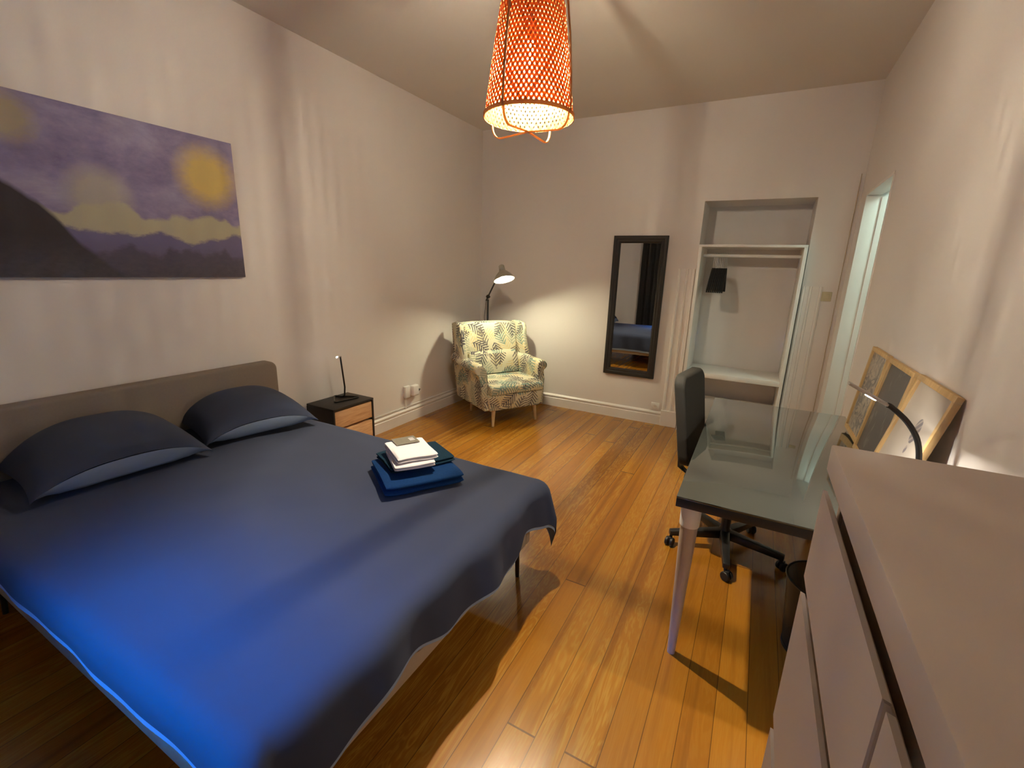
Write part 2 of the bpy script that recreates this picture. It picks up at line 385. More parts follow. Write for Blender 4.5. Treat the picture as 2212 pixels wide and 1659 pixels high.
# fine joint line and the door lining
b = BM(); box(b, W-.03, W-.026, -.012, 0, 0, 2.4); struct('trim_3', b, M['dresserdark'], smooth=False)
b = BM(); box(b, W-.006, W+WT-.06, DY1-.02, DY1, 0, DZ-.02, .002); box(b, W-.006, W+WT-.06, DY0, DY0+.02, 0, DZ-.02, .002); box(b, W-.006, W+WT-.06, DY0, DY1, DZ-.02, DZ, .002)
box(b, W+WT-.06, W+WT+.02, DY1-.035, DY1, 0, DZ-.035, .003); box(b, W+WT-.06, W+WT+.02, DY0, DY0+.035, 0, DZ-.035, .003)
struct('trim_4', b, M['trim'])
b = BM(); box(b, W+WT+.035, W+WT+.80, DY1-.03, DY1+.01, .01, DZ-.04, .002); dr = struct('door_1', b, M['trim'])
b = BM()
for z in (.35, 1.15, 2.0): box(b, W+WT+.018, W+WT+.036, DY1-.045, DY1-.02, z-.06, z+.06, .003)
obj('door_hinge', b, M['blackmetal'], dr)

# ------------------------------------------------------------------ curtains
def curtain(name, label, x0, x1):
    b = BM(); n = int((x1-x0)/.009); cols = []
    for i in range(n+1):
        x = x0+(x1-x0)*i/n; col = []
        for k in range(9):
            z = .03+(2.82-.03)*k/8; a = .030*(1.15-.35*k/8)
            y = -L+.085+a*sin(i*.42+.5*sin(i*.06)+.15*k)
            col.append(b.verts.new((x, y, z)))
        cols.append(col)
    for A, B in zip(cols, cols[1:]):
        for k in range(8): b.faces.new((A[k], B[k], B[k+1], A[k+1]))
    bmesh.ops.solidify(b, geom=b.faces[:], thickness=.003)
    return tag(obj(name, b, M['curtain']), label, 'curtain')
curtain('curtain', 'dark grey floor-length curtain seen in the wall mirror, beside the bed', .80, 1.42)
curtain('curtain', 'dark grey floor-length curtain behind the viewer, right of the window gap', 2.16, 2.62)
b = BM(); tube(b, [(.6, -L+.085, 2.84), (2.9, -L+.085, 2.84)], .012)
for x in (.65, 1.65, 2.85): box(b, x-.008, x+.008, -L, -L+.085, 2.832, 2.848)
tag(obj('curtain_rod', b, M['blackmetal']), 'black curtain rod carrying the dark grey curtains', 'curtain rod')

# ------------------------------------------------------------------ bed
BX0, BX1, BY0, BY1 = .12, 2.165, -4.40, -2.93
bed = thing('bed', 'double bed with taupe upholstered headboard and beige frame on black legs', 'bed', (1.15, -3.67, 0))
b = BM()
pts = []
hy0, hy1, hz = -4.60, -2.85, .895
for k in range(7): a = pi/2*k/6; pts.append((hy1-.055+.055*cos(a), hz-.055+.055*sin(a)))
for k in range(7): a = pi/2+pi/2*k/6; pts.append((hy0+.055+.055*cos(a), hz-.055+.055*sin(a)))
pts += [(hy0, .16), (hy1, .16)]
prism(b, pts, 0, .025, .115, .016, 3); obj('headboard', b, M['headboard'], bed)
b = BM()
for x0, x1, y0, y1 in ((BX0, BX1, BY0, BY0+.045), (BX0, BX1, BY1-.045, BY1), (BX1-.045, BX1, BY0+.045, BY1-.045), (BX0, BX0+.045, BY0+.045, BY1-.045)):
    box(b, x0, x1, y0, y1, .205, .35, .012)
obj('bed_frame', b, M['bedframe'], bed)
b = BM()
for i in range(14):
    x = BX0+.1+i*.14; box(b, x, x+.07, BY0+.045, BY1-.045, .29, .305)
obj('bed_slats', b, M['legwood'], bed)
for x, y in ((2.115, -2.975), (2.115, -4.355), (.25, -2.975), (.25, -4.355)):
    b = BM(); s = 1 if y > -3.6 else -1
    tube(b, [(x, y-.012*s, .21), (x, y, .12), (x, y+.010*s, 0)], [.013, .012, .010], 12); obj('leg', b, M['blackmetal'], bed)
b = BM(); box(b, BX0+.012, BX1-.02, BY0+.02, BY1-.02, .306, .525, .045, 4)
mt = tag(obj('mattress', b, M['mattress']), 'white mattress lying in the bed frame under the slate blue duvet', 'mattress')

ZT = .560
def smooth01(t): t = max(0, min(1, t)); return t*t*(3-2*t)
def drape(s, t, sag=0.0):
    """cloth coordinates -> point; s along x, t along y"""
    X1, Y0, Y1 = 2.17, -4.39, -2.94; R = .062
    ex = max(0, s-X1); ey = t-Y1 if t > Y1 else (t-Y0 if t < Y0 else 0)
    d = math.hypot(ex, ey); x = min(s, X1); y = min(max(t, Y0), Y1)
    nz = noise.noise(Vector((s*2.1, t*2.1, 1.3)))*.010 + noise.noise(Vector((s*5+3, t*5, 7.3)))*.005
    # gentle creases running off the far edge
    nz += .005*sin(9*(s*.9+t*1.4)+2*sin(3*s))*smooth01((t+3.7)/.5)*smooth01((1.9-s)/.6)
    if d <= 0:
        ed = min(X1-s, t-Y0, Y1-t); return Vector((x, y, ZT-sag+nz*smooth01(ed/.15)+.012*smooth01(ed/.35)))
    ux, uy = ex/d, ey/d
    q = R*pi/2
    if d < q: a = d/R; out, dz = R*sin(a), R*(1-cos(a))
    else: out, dz = R, R+(d-q)
    th = math.atan2(abs(ey), ex); corner = sin(2*th)
    along = min(s, X1)+min(max(t, Y0), Y1) + R*th*1.5
    amp = min(1, d/.25)
    side = .25 if (ey < 0 and ex < .05) else 1.0
    w = side*(.020*amp*sin(along*9.5+1.1)+.011*amp*sin(along*23+.4))
    w += -corner*amp*.010*cos(th*4.0+pi) + amp*.018 + corner*amp*.045
    fl = out + w
    return Vector((x+ux*fl, y+uy*fl, ZT-sag-dz))
def sheet(name, mat, parent, off, extra, s0=.125):
    b = BM(); NSx, NSy = 110, 96; rows = []
    for i in range(NSx+1):
        row = []
        for j in range(NSy+1):
            tt = j/NSy
            e0 = .125+extra; e1 = .30+extra
            t = (-4.39-e0)+(1.45+e0+e1)*tt
            ef = .235+extra+.035*sin(t*5.2+.6)+.02*sin(t*13)-.05*smooth01((t+3.4)/.4)*(1-smooth01((t+3.25)/.2)) + .06*smooth01((t+3.15)/.2)
            if t < -4.39: ef += .02
            if extra: ef -= .012
            s = s0+(2.17+ef-s0)*i/NSx
            v = drape(s, t); row.append(v)
        rows.append(row)
    vs = [[None]*(NSy+1) for _ in range(NSx+1)]
    for i in range(NSx+1):
        for j in range(NSy+1):
            a = rows[min(i+1, NSx)][j]-rows[max(i-1, 0)][j]; c = rows[i][min(j+1, NSy)]-rows[i][max(j-1, 0)]
            n = a.cross(c).normalized(); vs[i][j] = b.verts.new(rows[i][j]-n*off)
    for i in range(NSx):
        for j in range(NSy): b.faces.new((vs[i][j], vs[i+1][j], vs[i+1][j+1], vs[i][j+1]))
    return obj(name, b, mat, parent, angle=180)
dv = sheet('duvet', M['duvet'], None, 0, 0)
tag(dv, 'slate blue duvet with pale blue lining spread over the bed and hanging at the foot', 'duvet')
ln = sheet('lining', M['lining'], dv, .006, .030); ln['label'] = 'pale blue lining showing at the hem'

def pillow(label, cx, cy, rot, sx, sy, h, z, pitch, lh):
    t = thing('pillow', label, 'pillow', (cx, cy, z), rot, 'pillows at the headboard')
    N = 36
    def mk(sgn, hh, name, mat):
        b = BM(); g = []
        for i in range(N+1):
            r = []
            for j in range(N+1):
                u, v = -1+2*i/N, -1+2*j/N
                f = max(0, (1-abs(u)**2.6))*max(0, (1-abs(v)**2.6)); f = f**.55
                pin = 1-.07*(1-abs(u)**2)*abs(v)**4-.07*(1-abs(v)**2)*abs(u)**4
                x = u*sx/2*(1-.06*(1-abs(v)**2.0)*0)*pin; y = v*sy/2*pin
                zz = sgn*hh*f*(1+.06*noise.noise(Vector((x*6, y*6, cy))))
                # lie tilted, headboard side lifted; the seam arches up along the front edge
                lift = (sx/2-x)*math.tan(pitch)*(.35+.65*(1-abs(v)**3))
                seam = .012+lh*(1-abs(v)**2.6)**.8
                if sgn < 0: zz = -min(seam*.97, (seam)*min(1, 1.9*f**.8)); x += .012*(1-abs(v)**2)*(u > .9)
                r.append(b.verts.new((x, y, seam+zz+lift)))
            g.append(r)
        for i in range(N):
            for j in range(N): b.faces.new((g[i][j], g[i+1][j], g[i+1][j+1], g[i][j+1]))
        return obj(name, b, mat, t, local=True, angle=180)
    mk(1, h, 'pillowcase', M['duvet']); u = mk(-1, lh, 'pillow_underside', M['lining']); u['label'] = 'pale blue underside of the pillowcase'
    return t
pillow('slate blue pillow with pale underside at the near end of the headboard', .375, -3.93, radians(-4), .50, .68, .095, .592, radians(6), .085)
pillow('slate blue pillow with pale underside beside the black nightstand', .375, -3.24, radians(-12), .50, .62, .09, .592, radians(6), .075)

# ------------------------------------------------------------------ towels on the bed
def folded(b, mtx, w, d, layers, th, seed, wob=.006, fold=True):
    """soft folded cloth: rounded layers, slightly irregular"""
    rnd = random.Random(seed)
    for k in range(layers):
        n0 = len(b.verts); z0 = k*th
        ww = w*(1-rnd.uniform(0, .05)); dd = d*(1-rnd.uniform(0, .04)); ox, oy = rnd.uniform(-.005, .005), rnd.uniform(-.005, .005)
        vs = []; N, Mx = 26, 10
        rings = []
        for j in range(17):       # sweep along width
            v = -1+2*j/16; ring = []
            for i in range(20):   # superelliptic cross-section
                a = 2*pi*i/20; c, s = cos(a), sin(a)
                r = (abs(c)**6+abs(s)**2.2)**(-1/4.0)
                x = dd/2*math.copysign(abs(c)**(.35), c); z = th/2*math.copysign(abs(s)**.7, s)
                edge = 1-.55*max(0, (abs(v)-.9)/.1)**2
                p = Vector((x*(1-.03*max(0, (abs(v)-.9)/.1)), ww/2*v, z0+th/2+z*edge))
                p += Vector((0, 0, 1))*noise.noise(p*9+Vector((seed, 0, 0)))*wob + Vector((1, .6, 0))*noise.noise(p*7+Vector((0, seed, 0)))*wob*1.6
                p.x += ox; p.y += oy
                ring.append(b.verts.new(mtx @ p))
            rings.append(ring)
        for A, B in zip(rings, rings[1:]):
            for i in range(20): b.faces.new((A[i], A[(i+1) % 20], B[(i+1) % 20], B[i]))
        b.faces.new(list(reversed(rings[0]))); b.faces.new(rings[-1])
TA = math.atan2(.30, .205)-pi/2    # width axis of the towel runs along (.205,.30)
Tm = lambda x, y, z, da=0: Matrix.Translation((x, y, z)) @ Matrix.Rotation(TA+da, 4, 'Z')
b = BM(); folded(b, Tm(1.69, -3.25, .584), .37, .34, 2, .027, 3)
tag(obj('bath_towel', b, M['navy'], angle=70), 'large folded navy bath towel at the bottom of the stack on the bed', 'towel')
b = BM(); folded(b, Tm(1.635, -3.19, .640, radians(6)), .33, .24, 2, .0135, 11)
tag(obj('hand_towel', b, M['teal'], angle=70), 'dark teal folded towel lying between the navy bath towel and the white cloths', 'towel')
b = BM(); folded(b, Tm(1.665, -3.262, .6695, radians(-3)), .190, .25, 2, .013, 21, .005)
tag(obj('face_towel', b, M['white_towel'], angle=70), 'lower white folded face towel on the navy towels', 'towel')
b = BM(); folded(b, Tm(1.655, -3.25, .698, radians(3)), .188, .235, 2, .013, 31, .005)
tag(obj('face_towel', b, M['white_towel'], angle=70), 'upper white folded face towel with a grey card on it', 'towel')
b = BM(); n0 = box(b, -.045, .045, -.058, .058, 0, .002)
bmesh.ops.transform(b, matrix=Tm(1.582, -3.20, .7275, radians(5)), verts=b.verts)
cd_ = obj('label_card', b, M['card'], smooth=False); tag(cd_, 'small grey card lying on the upper white face towel', 'card')
b = BM()
for i in range(3): box(b, -.02+i*.014, -.014+i*.014, .02, .045, .002, .0024)
bmesh.ops.transform(b, matrix=Tm(1.582, -3.20, .7275, radians(5)), verts=b.verts)
obj('print', b, M['white_towel'], cd_, smooth=False)

# ------------------------------------------------------------------ picture above the bed (generic painted landscape)
def painting_mat():
    m = NT('painted_canvas'); t = m.n('ShaderNodeTexCoord'); sp = m.n('ShaderNodeSeparateXYZ'); m.l(t.outputs['Object'], sp.inputs[0])
    y, z = sp.outputs[1], sp.outputs[2]
    v = m.coords(scale=(1, 2.0, 3.4), rot=(.35, 0, 0)); n1 = m.noise(v, 1.5, 5, .62, .25); n2 = m.noise(m.coords(scale=(1, 7, 13), rot=(.5, 0, 0)), 3.5, 4, .65, .2)
    sky = m.ramp(n1, [(.28, (.085, .065, .17, 1)), (.45, (.17, .135, .27, 1)), (.6, (.27, .235, .38, 1)), (.78, (.42, .385, .46, 1))])
    sky = m.mix(m.math('MULTIPLY', n2, .45), sky, (.33, .30, .42, 1))
    for cy, cz, r, c in ((-3.12, 2.04, .20, (.60, .44, .14, 1)), (-3.66, 1.86, .17, (.36, .33, .30, 1)), (-3.95, 2.15, .13, (.36, .29, .19, 1))):
        dy = m.math('SUBTRACT', y, cy-(-3.5)+0.0); dz = m.math('SUBTRACT', z, cz-1.46)
        d = m.math('SQRT', m.math('ADD', m.math('MULTIPLY', dy, dy), m.math('MULTIPLY', dz, dz)))
        d = m.math('ADD', d, m.math('MULTIPLY', m.math('SUBTRACT', n2, .5), .06))
        f = m.math('SUBTRACT', 1, m.math('DIVIDE', d, r), clamp=True); f = m.math('MULTIPLY', f, 1.8, clamp=True)
        sky = m.mix(f, sky, c)
    w1 = m.noise(m.coords(scale=(1, 1.6, .01)), 2.6, 2)
    def band(col, lo, c, amp, soft=.02, nn=w1):
        h = m.math('MULTIPLY_ADD', nn, amp, lo)
        f = m.math('DIVIDE', m.math('SUBTRACT', h, m.math('ADD', z, m.math('MULTIPLY', m.math('SUBTRACT', n2, .5), .04))), soft, clamp=True)
        return m.mix(f, col, c)
    w2 = m.noise(m.coords(scale=(1, 1.1, .01), loc=(0, 4, 0)), 3.4, 2); w3 = m.noise(m.coords(scale=(1, 2.2, .01), loc=(0, 9, 0)), 3, 2)
    col = band(sky, .20, (.40, .37, .26, 1), .28)
    col = band(col, .12, (.13, .115, .22, 1), .24, .02, w2)
    col = band(col, .03, (.070, .060, .105, 1), .26, .03, w3)
    sl = m.math('MULTIPLY_ADD', y, -1.1, -.16)   # land rises to the left
    f = m.math('DIVIDE', m.math('SUBTRACT', m.math('MULTIPLY_ADD', w3, .12, sl), z), .03, clamp=True)
    col = m.mix(f, col, (.028, .020, .022, 1))
    bt = m.math('DIVIDE', m.math('SUBTRACT', .20, z), .20, clamp=True)
    col = m.mix(m.math('MULTIPLY', bt, .7), col, m.mix(n2, (.030, .026, .034, 1), (.13, .12, .13, 1)))
    m.l(col, m.b.inputs['Base Color']); m.b.inputs['Roughness'].default_value = .75; m.bump(n2, .25, .003); return m.m
M['canvas'] = painting_mat()
pt = thing('canvas_painting', 'wide unframed canvas of a violet evening landscape with a yellow patch above the bed', 'painting', (0, -3.5, 1.46))
b = BM(); box(b, .004, .030, -4.50, -2.952, 1.462, 2.262, .003)
cv = obj('canvas', b, M['canvas'], pt)

# ------------------------------------------------------------------ nightstand and its lamp
ns = thing('nightstand', 'black nightstand with two light wood drawers between bed and armchair', 'nightstand', (.18, -2.38, 0))
nx0, nx1, ny0, ny1, nz = .035, .335, -2.585, -2.175, .50
b = BM(); box(b, nx0, nx1, ny0, ny1, nz-.018, nz, .003); box(b, nx0, nx1-.002, ny0, ny0+.014, .12, nz-.018, .002); box(b, nx0, nx1-.002, ny1-.014, ny1, .12, nz-.018, .002); box(b, nx0, nx0+.01, ny0, ny1, .12, nz-.018); box(b, nx0, nx1, ny0, ny1, .12, .135)
obj('body', b, M['mirrorframe'], ns)
for z0, z1 in ((.335, .472), (.145, .315)):
    b = BM(); box(b, nx0+.02, nx1-.006, ny0+.018, ny1-.018, z0, z1, .004); d_ = obj('drawer', b, M['drawerwood'], ns)
for y in (ny0+.012, ny1-.012):
    for x in (nx0+.012, nx1-.012):
        b = BM(); tube(b, [(x, y, .125), (x, y, 0)], [.011, .009]); obj('leg', b, M['blackmetal'], ns)
bl = thing('bedside_lamp', 'slim black LED lamp with looped triangular base on the nightstand', 'lamp', (.17, -2.33, .5))
b = BM(); tri = [(.055, -2.335), (.20, -2.455), (.245, -2.235)]
pts = []
for i, p in enumerate(tri):
    a = Vector(tri[i-1]); c = Vector(tri[(i+1) % 3]); p = Vector(p)
    d0 = (a-p).normalized()*.028; d1 = (c-p).normalized()*.028
    for k in range(6):
        u = k/5; q = (p+d0)*(1-u)**2+p*2*u*(1-u)+(p+d1)*u*u; pts.append((q.x, q.y, .5075))
tube(b, pts, .0075, 8, closed=True); obj('base', b, M['blackmetal'], bl)
b = BM(); tube(b, [(.09, -2.315, .5075), (.14, -2.318, .512), (.165, -2.322, .53), (.182, -2.33, .60), (.2, -2.372, .862)], .0065, 10); obj('stem', b, M['blackmetal'], bl)
b = BM(); tube(b, [(.2, -2.372, .860), (.205, -2.40, .866)], .0055, 10); hd = obj('head', b, M['silver'], bl)
b = BM(); bmesh.ops.create_icosphere(b, subdivisions=2, radius=.0055, matrix=Matrix.Translation((.208, -2.413, .861))); obj('led', b, M['nightled'], hd)

# ------------------------------------------------------------------ outlets, switch
def outlet(name, label, at, face):
    t = thing(name, label, 'outlet', at)
    x, y, z = at
    b = BM(); c = BM()
    if face == 'x':
        box(b, x, x+.012, y-.042, y+.042, z-.042, z+.042, .004); lathe(c, [(.0, 0), (.018, .0), (.020, .004), (.0, .004)], seg=20, mat=Matrix.Translation((x+.012, y, z)) @ Matrix.Rotation(pi/2, 4, 'Y'))
    else:
        box(b, x-.042, x+.042, y-.012, y, z-.042, z+.042, .004); lathe(c, [(.021, 0), (.022, .003), (.017, .003), (.015, .0012), (0, .0012)], seg=20, mat=Matrix.Translation((x, y-.012, z)) @ Matrix.Rotation(pi/2, 4, 'X'))
    obj('plate', b, M['whiteplastic'], t); obj('socket_ring', c, M['trim'], t); return t
outlet('wall_outlet', 'round white socket low on the far wall left of the niche casing', (2.215, 0, .193), 'y')
t = thing('wall_outlet', 'white socket block with plugged adapter low on the wall beside the armchair', 'outlet', (0, -1.32, .32))
b = BM(); box(b, 0, .035, -1.445, -1.365, .265, .385, .006); obj('plate', b, M['whiteplastic'], t)
b = BM(); box(b, .018, .070, -1.365, -1.275, .275, .385, .012, 3); obj('adapter', b, M['whiteplastic'], t)
b = BM(); lathe(b, [(.016, 0), (.015, .02), (.006, .03), (.004, .045)], seg=14, mat=Matrix.Translation((.045, -1.275, .32)) @ Matrix.Rotation(-pi/2, 4, 'X')); obj('plug', b, M['black'], t)
b = BM(); box(b, 0, .014, -1.428, -1.405, .146, .266, .002); tag(obj('cable_duct', b, M['whiteplastic']), 'white vertical cable duct under the socket block', 'cable duct')
b = BM(); box(b, .0, .012, -2.0, -.02, .158, .172, .003); tag(obj('cable_duct', b, M['whiteplastic']), 'thin white cable duct running along the top of the left baseboard', 'cable duct')
t = thing('light_switch', 'ivory light switch between the niche and the doorway', 'light switch', (3.535, 0, 1.42))
b = BM(); box(b, 3.495, 3.575, -.010, 0, 1.38, 1.46, .004); obj('plate', b, M['switch'], t)
b = BM(); box(b, 3.512, 3.558, -.015, -.009, 1.397, 1.443, .003); obj('rocker', b, M['switch'], t)

# ------------------------------------------------------------------ wall mirror
mx0, mx1, mz0, mz1 = 1.626, 2.167, .489, 1.930
mr = thing('wall_mirror', 'tall mirror in black-brown moulded frame hung on the far wall', 'mirror', ((mx0+mx1)/2, -.02, mz0))
b = BM()
prof = [(0, .0), (0, .028), (.008, .034), (.030, .034), (.038, .028), (.058, .024), (.066, .012), (.072, .010), (.072, 0)]
cs = [(mx0, mz0, 1, 1), (mx1, mz0, -1, 1), (mx1, mz1, -1, -1), (mx0, mz1, 1, -1)]
rings = []
for x, z, sx, sz in cs: rings.append([b.verts.new((x+sx*p, -q-.001, z+sz*p)) for p, q in prof])
for i in range(4):
    A, B = rings[i], rings[(i+1) % 4]
    for k in range(len(prof)-1): b.faces.new((A[k], B[k], B[k+1], A[k+1]))
obj('frame', b, M['mirrorframe'], mr, angle=20)
b = BM(); box(b, mx0+.068, mx1-.068, -.010, -.006, mz0+.068, mz1-.068); obj('mirror_glass', b, M['mirror'], mr, smooth=False)
b = BM(); box(b, mx0+.01, mx1-.01, -.005, -.001, mz0+.01, mz1-.01); obj('backing', b, M['mirrorframe'], mr, smooth=False)

# ------------------------------------------------------------------ wardrobe rack in the niche
rx0, rx1, ry0, ry1, rz = 2.460, 3.334, -.075, .40, 1.845
rk = thing('open_wardrobe', 'white open wardrobe frame with rail and shelf standing in the wall niche', 'wardrobe', ((rx0+rx1)/2, .16, 0))
for x0 in (rx0, rx1-.028):
    b = BM(); box(b, x0, x0+.028, ry0, ry1, 0, rz-.022, .002); obj('side_panel', b, M['rack'], rk)
b = BM(); box(b, rx0, rx1, ry0, ry1, rz-.022, rz, .002); obj('top_panel', b, M['rack'], rk)
b = BM(); box(b, rx0+.028, rx1-.028, ry0, ry1, .585, .632, .002); obj('shelf', b, M['rack'], rk)
b = BM(); box(b, rx0+.028, rx1-.028, ry0, ry1, 0.0, .045, .002); obj('bottom_panel', b, M['rack'], rk)
b = BM(); box(b, rx0+.028, rx1-.028, .13, .155, 1.740, 1.768, .004); obj('rail', b, M['rack'], rk)
b = BM(); box(b, rx0+.028, rx1-.028, .36, .372, .045, .30, .002); obj('back_panel', b, M['rack'], rk)
# small things on the wardrobe's floor and lower shelf
b = BM(); box(b, 2.56, 2.66, .03, .22, .046, .20, .012, 3); box(b, 2.575, 2.645, .026, .032, .09, .15, .001)
tag(obj('storage_box', b, M['steel']), 'small grey box on the floor of the open wardrobe', 'box')
b = BM()
n0 = box(b, -.085, .085, -.06, .06, 0, .012, .002); bmesh.ops.transform(b, matrix=Matrix.Translation((3.18, .12, .046)) @ Matrix.Rotation(.3, 4, 'Z'), verts=b.verts)
tag(obj('folded_paper', b, M['whiteplastic'], smooth=False), 'small white folded sheet on the wardrobe bottom behind the desk', 'paper')
# hangers
def hanger():
    t = thing('clothes_hanger', '', 'hanger', (2.60, .1425, 1.768), 0, 'black hangers on the wardrobe rail')
    b = BM(); pts = [(0, -.045, -.215), (0, -.36*.6, -.29), (0, -.225, -.305)]
    arm = [(0, -.225, -.335), (0, -.16, -.265), (0, -.03, -.145), (0, 0, -.130), (0, .03, -.145), (0, .16, -.265), (0, .225, -.335), (0, .225, -.360), (0, .16, -.300), (0, .03, -.205), (0, -.03, -.205), (0, -.16, -.300), (0, -.225, -.360)]
    prism(b, [(p[1], p[2]) for p in arm], 0, -.0070, .0070, .002, 2); obj('shoulder', b, M['hanger'], t, local=True)
    b = BM(); pts = [(0, 0, -.135), (0, 0, -.06), (0, .003, -.035)]
    for k in range(11): a = -pi/2+.25+pi*1.25*k/10; pts.append((0, .021*cos(a)*1.0-.002, -.012+.021*sin(a)))
    tube(b, pts, .0018, 6); obj('hook', b, M['silver'], t, local=True)
    return t
h0 = hanger(); NH = 9
hl = ['leftmost black hanger on the wardrobe rail'] + ['%s black hanger from the left on the wardrobe rail' % w for w in ('second', 'third', 'fourth', 'fifth', 'sixth', 'seventh', 'eighth')] + ['rightmost black hanger on the wardrobe rail']
for i in range(NH):
    if i == 0: o = h0
    else:
        o = h0.copy(); COL.objects.link(o)
        for ch in h0.children:
            c = ch.copy(); COL.objects.link(c); c.parent = o
    o.location.x = 2.585+i*.0152; o.rotation_euler[2] = radians(-2+.35*i); o['label'] = hl[i]

# ------------------------------------------------------------------ armchair
ac = thing('wing_armchair', 'high wing armchair in palm-leaf print fabric on pale tapered legs in the corner', 'armchair', (.722, -.676, 0), radians(-30.8))
LEAF = M['leaf']
def soft(b, bev=.03, seg=4):
    bmesh.ops.bevel(b, geom=b.edges[:], offset=bev, segments=seg, profile=.5, affect='EDGES')
# base: tapered body
b = BM(); vs = box(b, -.33, .305, -.325, .325, .163, .335)
for v in vs:
    if v.co.z < .2: v.co.x *= .93; v.co.y *= .93
soft(b, .018, 3); obj('seat_base', b, LEAF, ac, local=True, uv=True)
# cushion with rounded nose
b = BM(); prism(b, [(-.25, .335), (.29, .330), (.318, .345), (.325, .375), (.322, .405), (.30, .428), (.24, .440), (0, .446), (-.25, .435)], 1, -.315, .315, .02, 3); obj('seat_cushion', b, LEAF, ac, local=True, uv=True)
# back: curved slab
b = BM(); rows = []
for k in range(13):
    u = k/12; z = .40+.595*u
    xc = -.255-.115*u+.03*sin(pi*u*.9)*(1-.2*u)
    hw = .315+.035*u; row = []
    for j in range(13):
        v = -1+2*j/12
        crown = -.0*abs(v)
        row.append((xc-.018*v*v*-1 + .016*(1-v*v)*(1 if u < .95 else .6), v*hw, z-.018*max(0, (u-.9)/.1)*v**4))
    rows.append(row)
fr = [[b.verts.new(p) for p in r] for r in rows]; bk = [[b.verts.new((p[0]-.105-.01*(1-i/12), p[1], p[2])) for p in r] for i, r in enumerate(rows)]
for G in (fr, bk):
    for i in range(12):
        for j in range(12): b.faces.new((G[i][j], G[i+1][j], G[i+1][j+1], G[i][j+1]))
for i in range(12):
    for j in (0, 12): b.faces.new((fr[i][j], fr[i+1][j], bk[i+1][j], bk[i][j]))
for j in range(12):
    for i in (0, 12): b.faces.new((fr[i][j], fr[i][j+1], bk[i][j+1], bk[i][j]))
bmesh.ops.recalc_face_normals(b, faces=b.faces); bm_e = [e for e in b.edges if len(e.link_faces) == 2 and e.calc_face_angle(0) > 1.0]
bmesh.ops.bevel(b, geom=bm_e, offset=.028, segments=4, profile=.5, affect='EDGES')
obj('backrest', b, LEAF, ac, local=True, uv=True)
# lumbar roll line: lower back cushion
b = BM(); prism(b, [(-.22, .43), (-.155, .45), (-.165, .56), (-.205, .66), (-.235, .69), (-.27, .66), (-.26, .45)], 1, -.30, .30, .022, 3); obj('lumbar_cushion', b, LEAF, ac, local=True, uv=True)
# wings
for s in (-1, 1):
    b = BM()
    prof = [(-.47, .42), (-.20, .42), (-.14, .60), (-.13, .66), (-.165, .76), (-.195, .86), (-.205, .94), (-.235, .985), (-.30, 1.002), (-.40, 1.0), (-.475, .98)]
    # loft the side profile from inner to outer surface, flaring outwards at the front edge
    inn = [b.verts.new((x, s*(.300+.04*(z-.42)/.58+.035*max(0, (x+.35))/.2), z)) for x, z in prof]
    out = [b.verts.new((x*1.0-.004, s*(.360+.035*(z-.42)/.58+.045*max(0, (x+.35))/.2), z-.004)) for x, z in prof]
    f1 = b.faces.new(inn); f2 = b.faces.new(out)
    for i in range(len(prof)): b.faces.new((inn[i], inn[(i+1) % len(prof)], out[(i+1) % len(prof)], out[i]))
    bmesh.ops.recalc_face_normals(b, faces=b.faces)
    bmesh.ops.bevel(b, geom=list(f1.edges)+list(f2.edges), offset=.024, segments=4, profile=.5, affect='EDGES')
    obj('wing', b, LEAF, ac, local=True, uv=True)
# arms: scrolled section swept from back to front
for s in (-1, 1):
    b = BM(); sec = []
    raw = [(.295, .17), (.300, .45), (.300, .555), (.308, .600), (.335, .628), (.372, .636), (.408, .625), (.430, .598), (.432, .565), (.412, .545), (.392, .530), (.385, .45), (.370, .30), (.350, .17)]
    stations = [(-.40, 1.0, .03), (-.2, 1.0, .015), (0, 1.0, 0), (.12, 1.0, 0), (.185, 1.0, -.004), (.205, .985, -.012)]
    rings = []
    for x, sc, dz in stations:
        r = []
        for y, z in raw:
            low = (z < .3)
            xx = x if z > .3 else x*1.0+.06*(1 if x > .1 else 0)
            if .3 <= z < .5 and x > .1: xx = x+.03
            cy = .36; r.append(b.verts.new((xx, s*(cy+(y-cy)*sc), z+dz*(1 if z > .4 else 0))))
        rings.append(r)
    for A, B in zip(rings, rings[1:]):
        for i in range(len(raw)): b.faces.new((A[i], A[(i+1) % len(raw)], B[(i+1) % len(raw)], B[i]))
    b.faces.new(rings[0]); ff = b.faces.new(rings[-1])
    bmesh.ops.recalc_face_normals(b, faces=b.faces)
    bmesh.ops.bevel(b, geom=list(ff.edges), offset=.012, segments=3, profile=.5, affect='EDGES')
    obj('armrest', b, LEAF, ac, local=True, uv=True, angle=50)
for x, y in ((.271, .26), (.271, -.26), (-.30, .23), (-.30, -.23)):
    b = BM(); k = 1 if x > 0 else -1
    tube(b, [(x-.02*k, y*.95, .175), (x, y, 0)], [.023, .0125], 14); obj('leg', b, M['legwood'], ac, local=True)

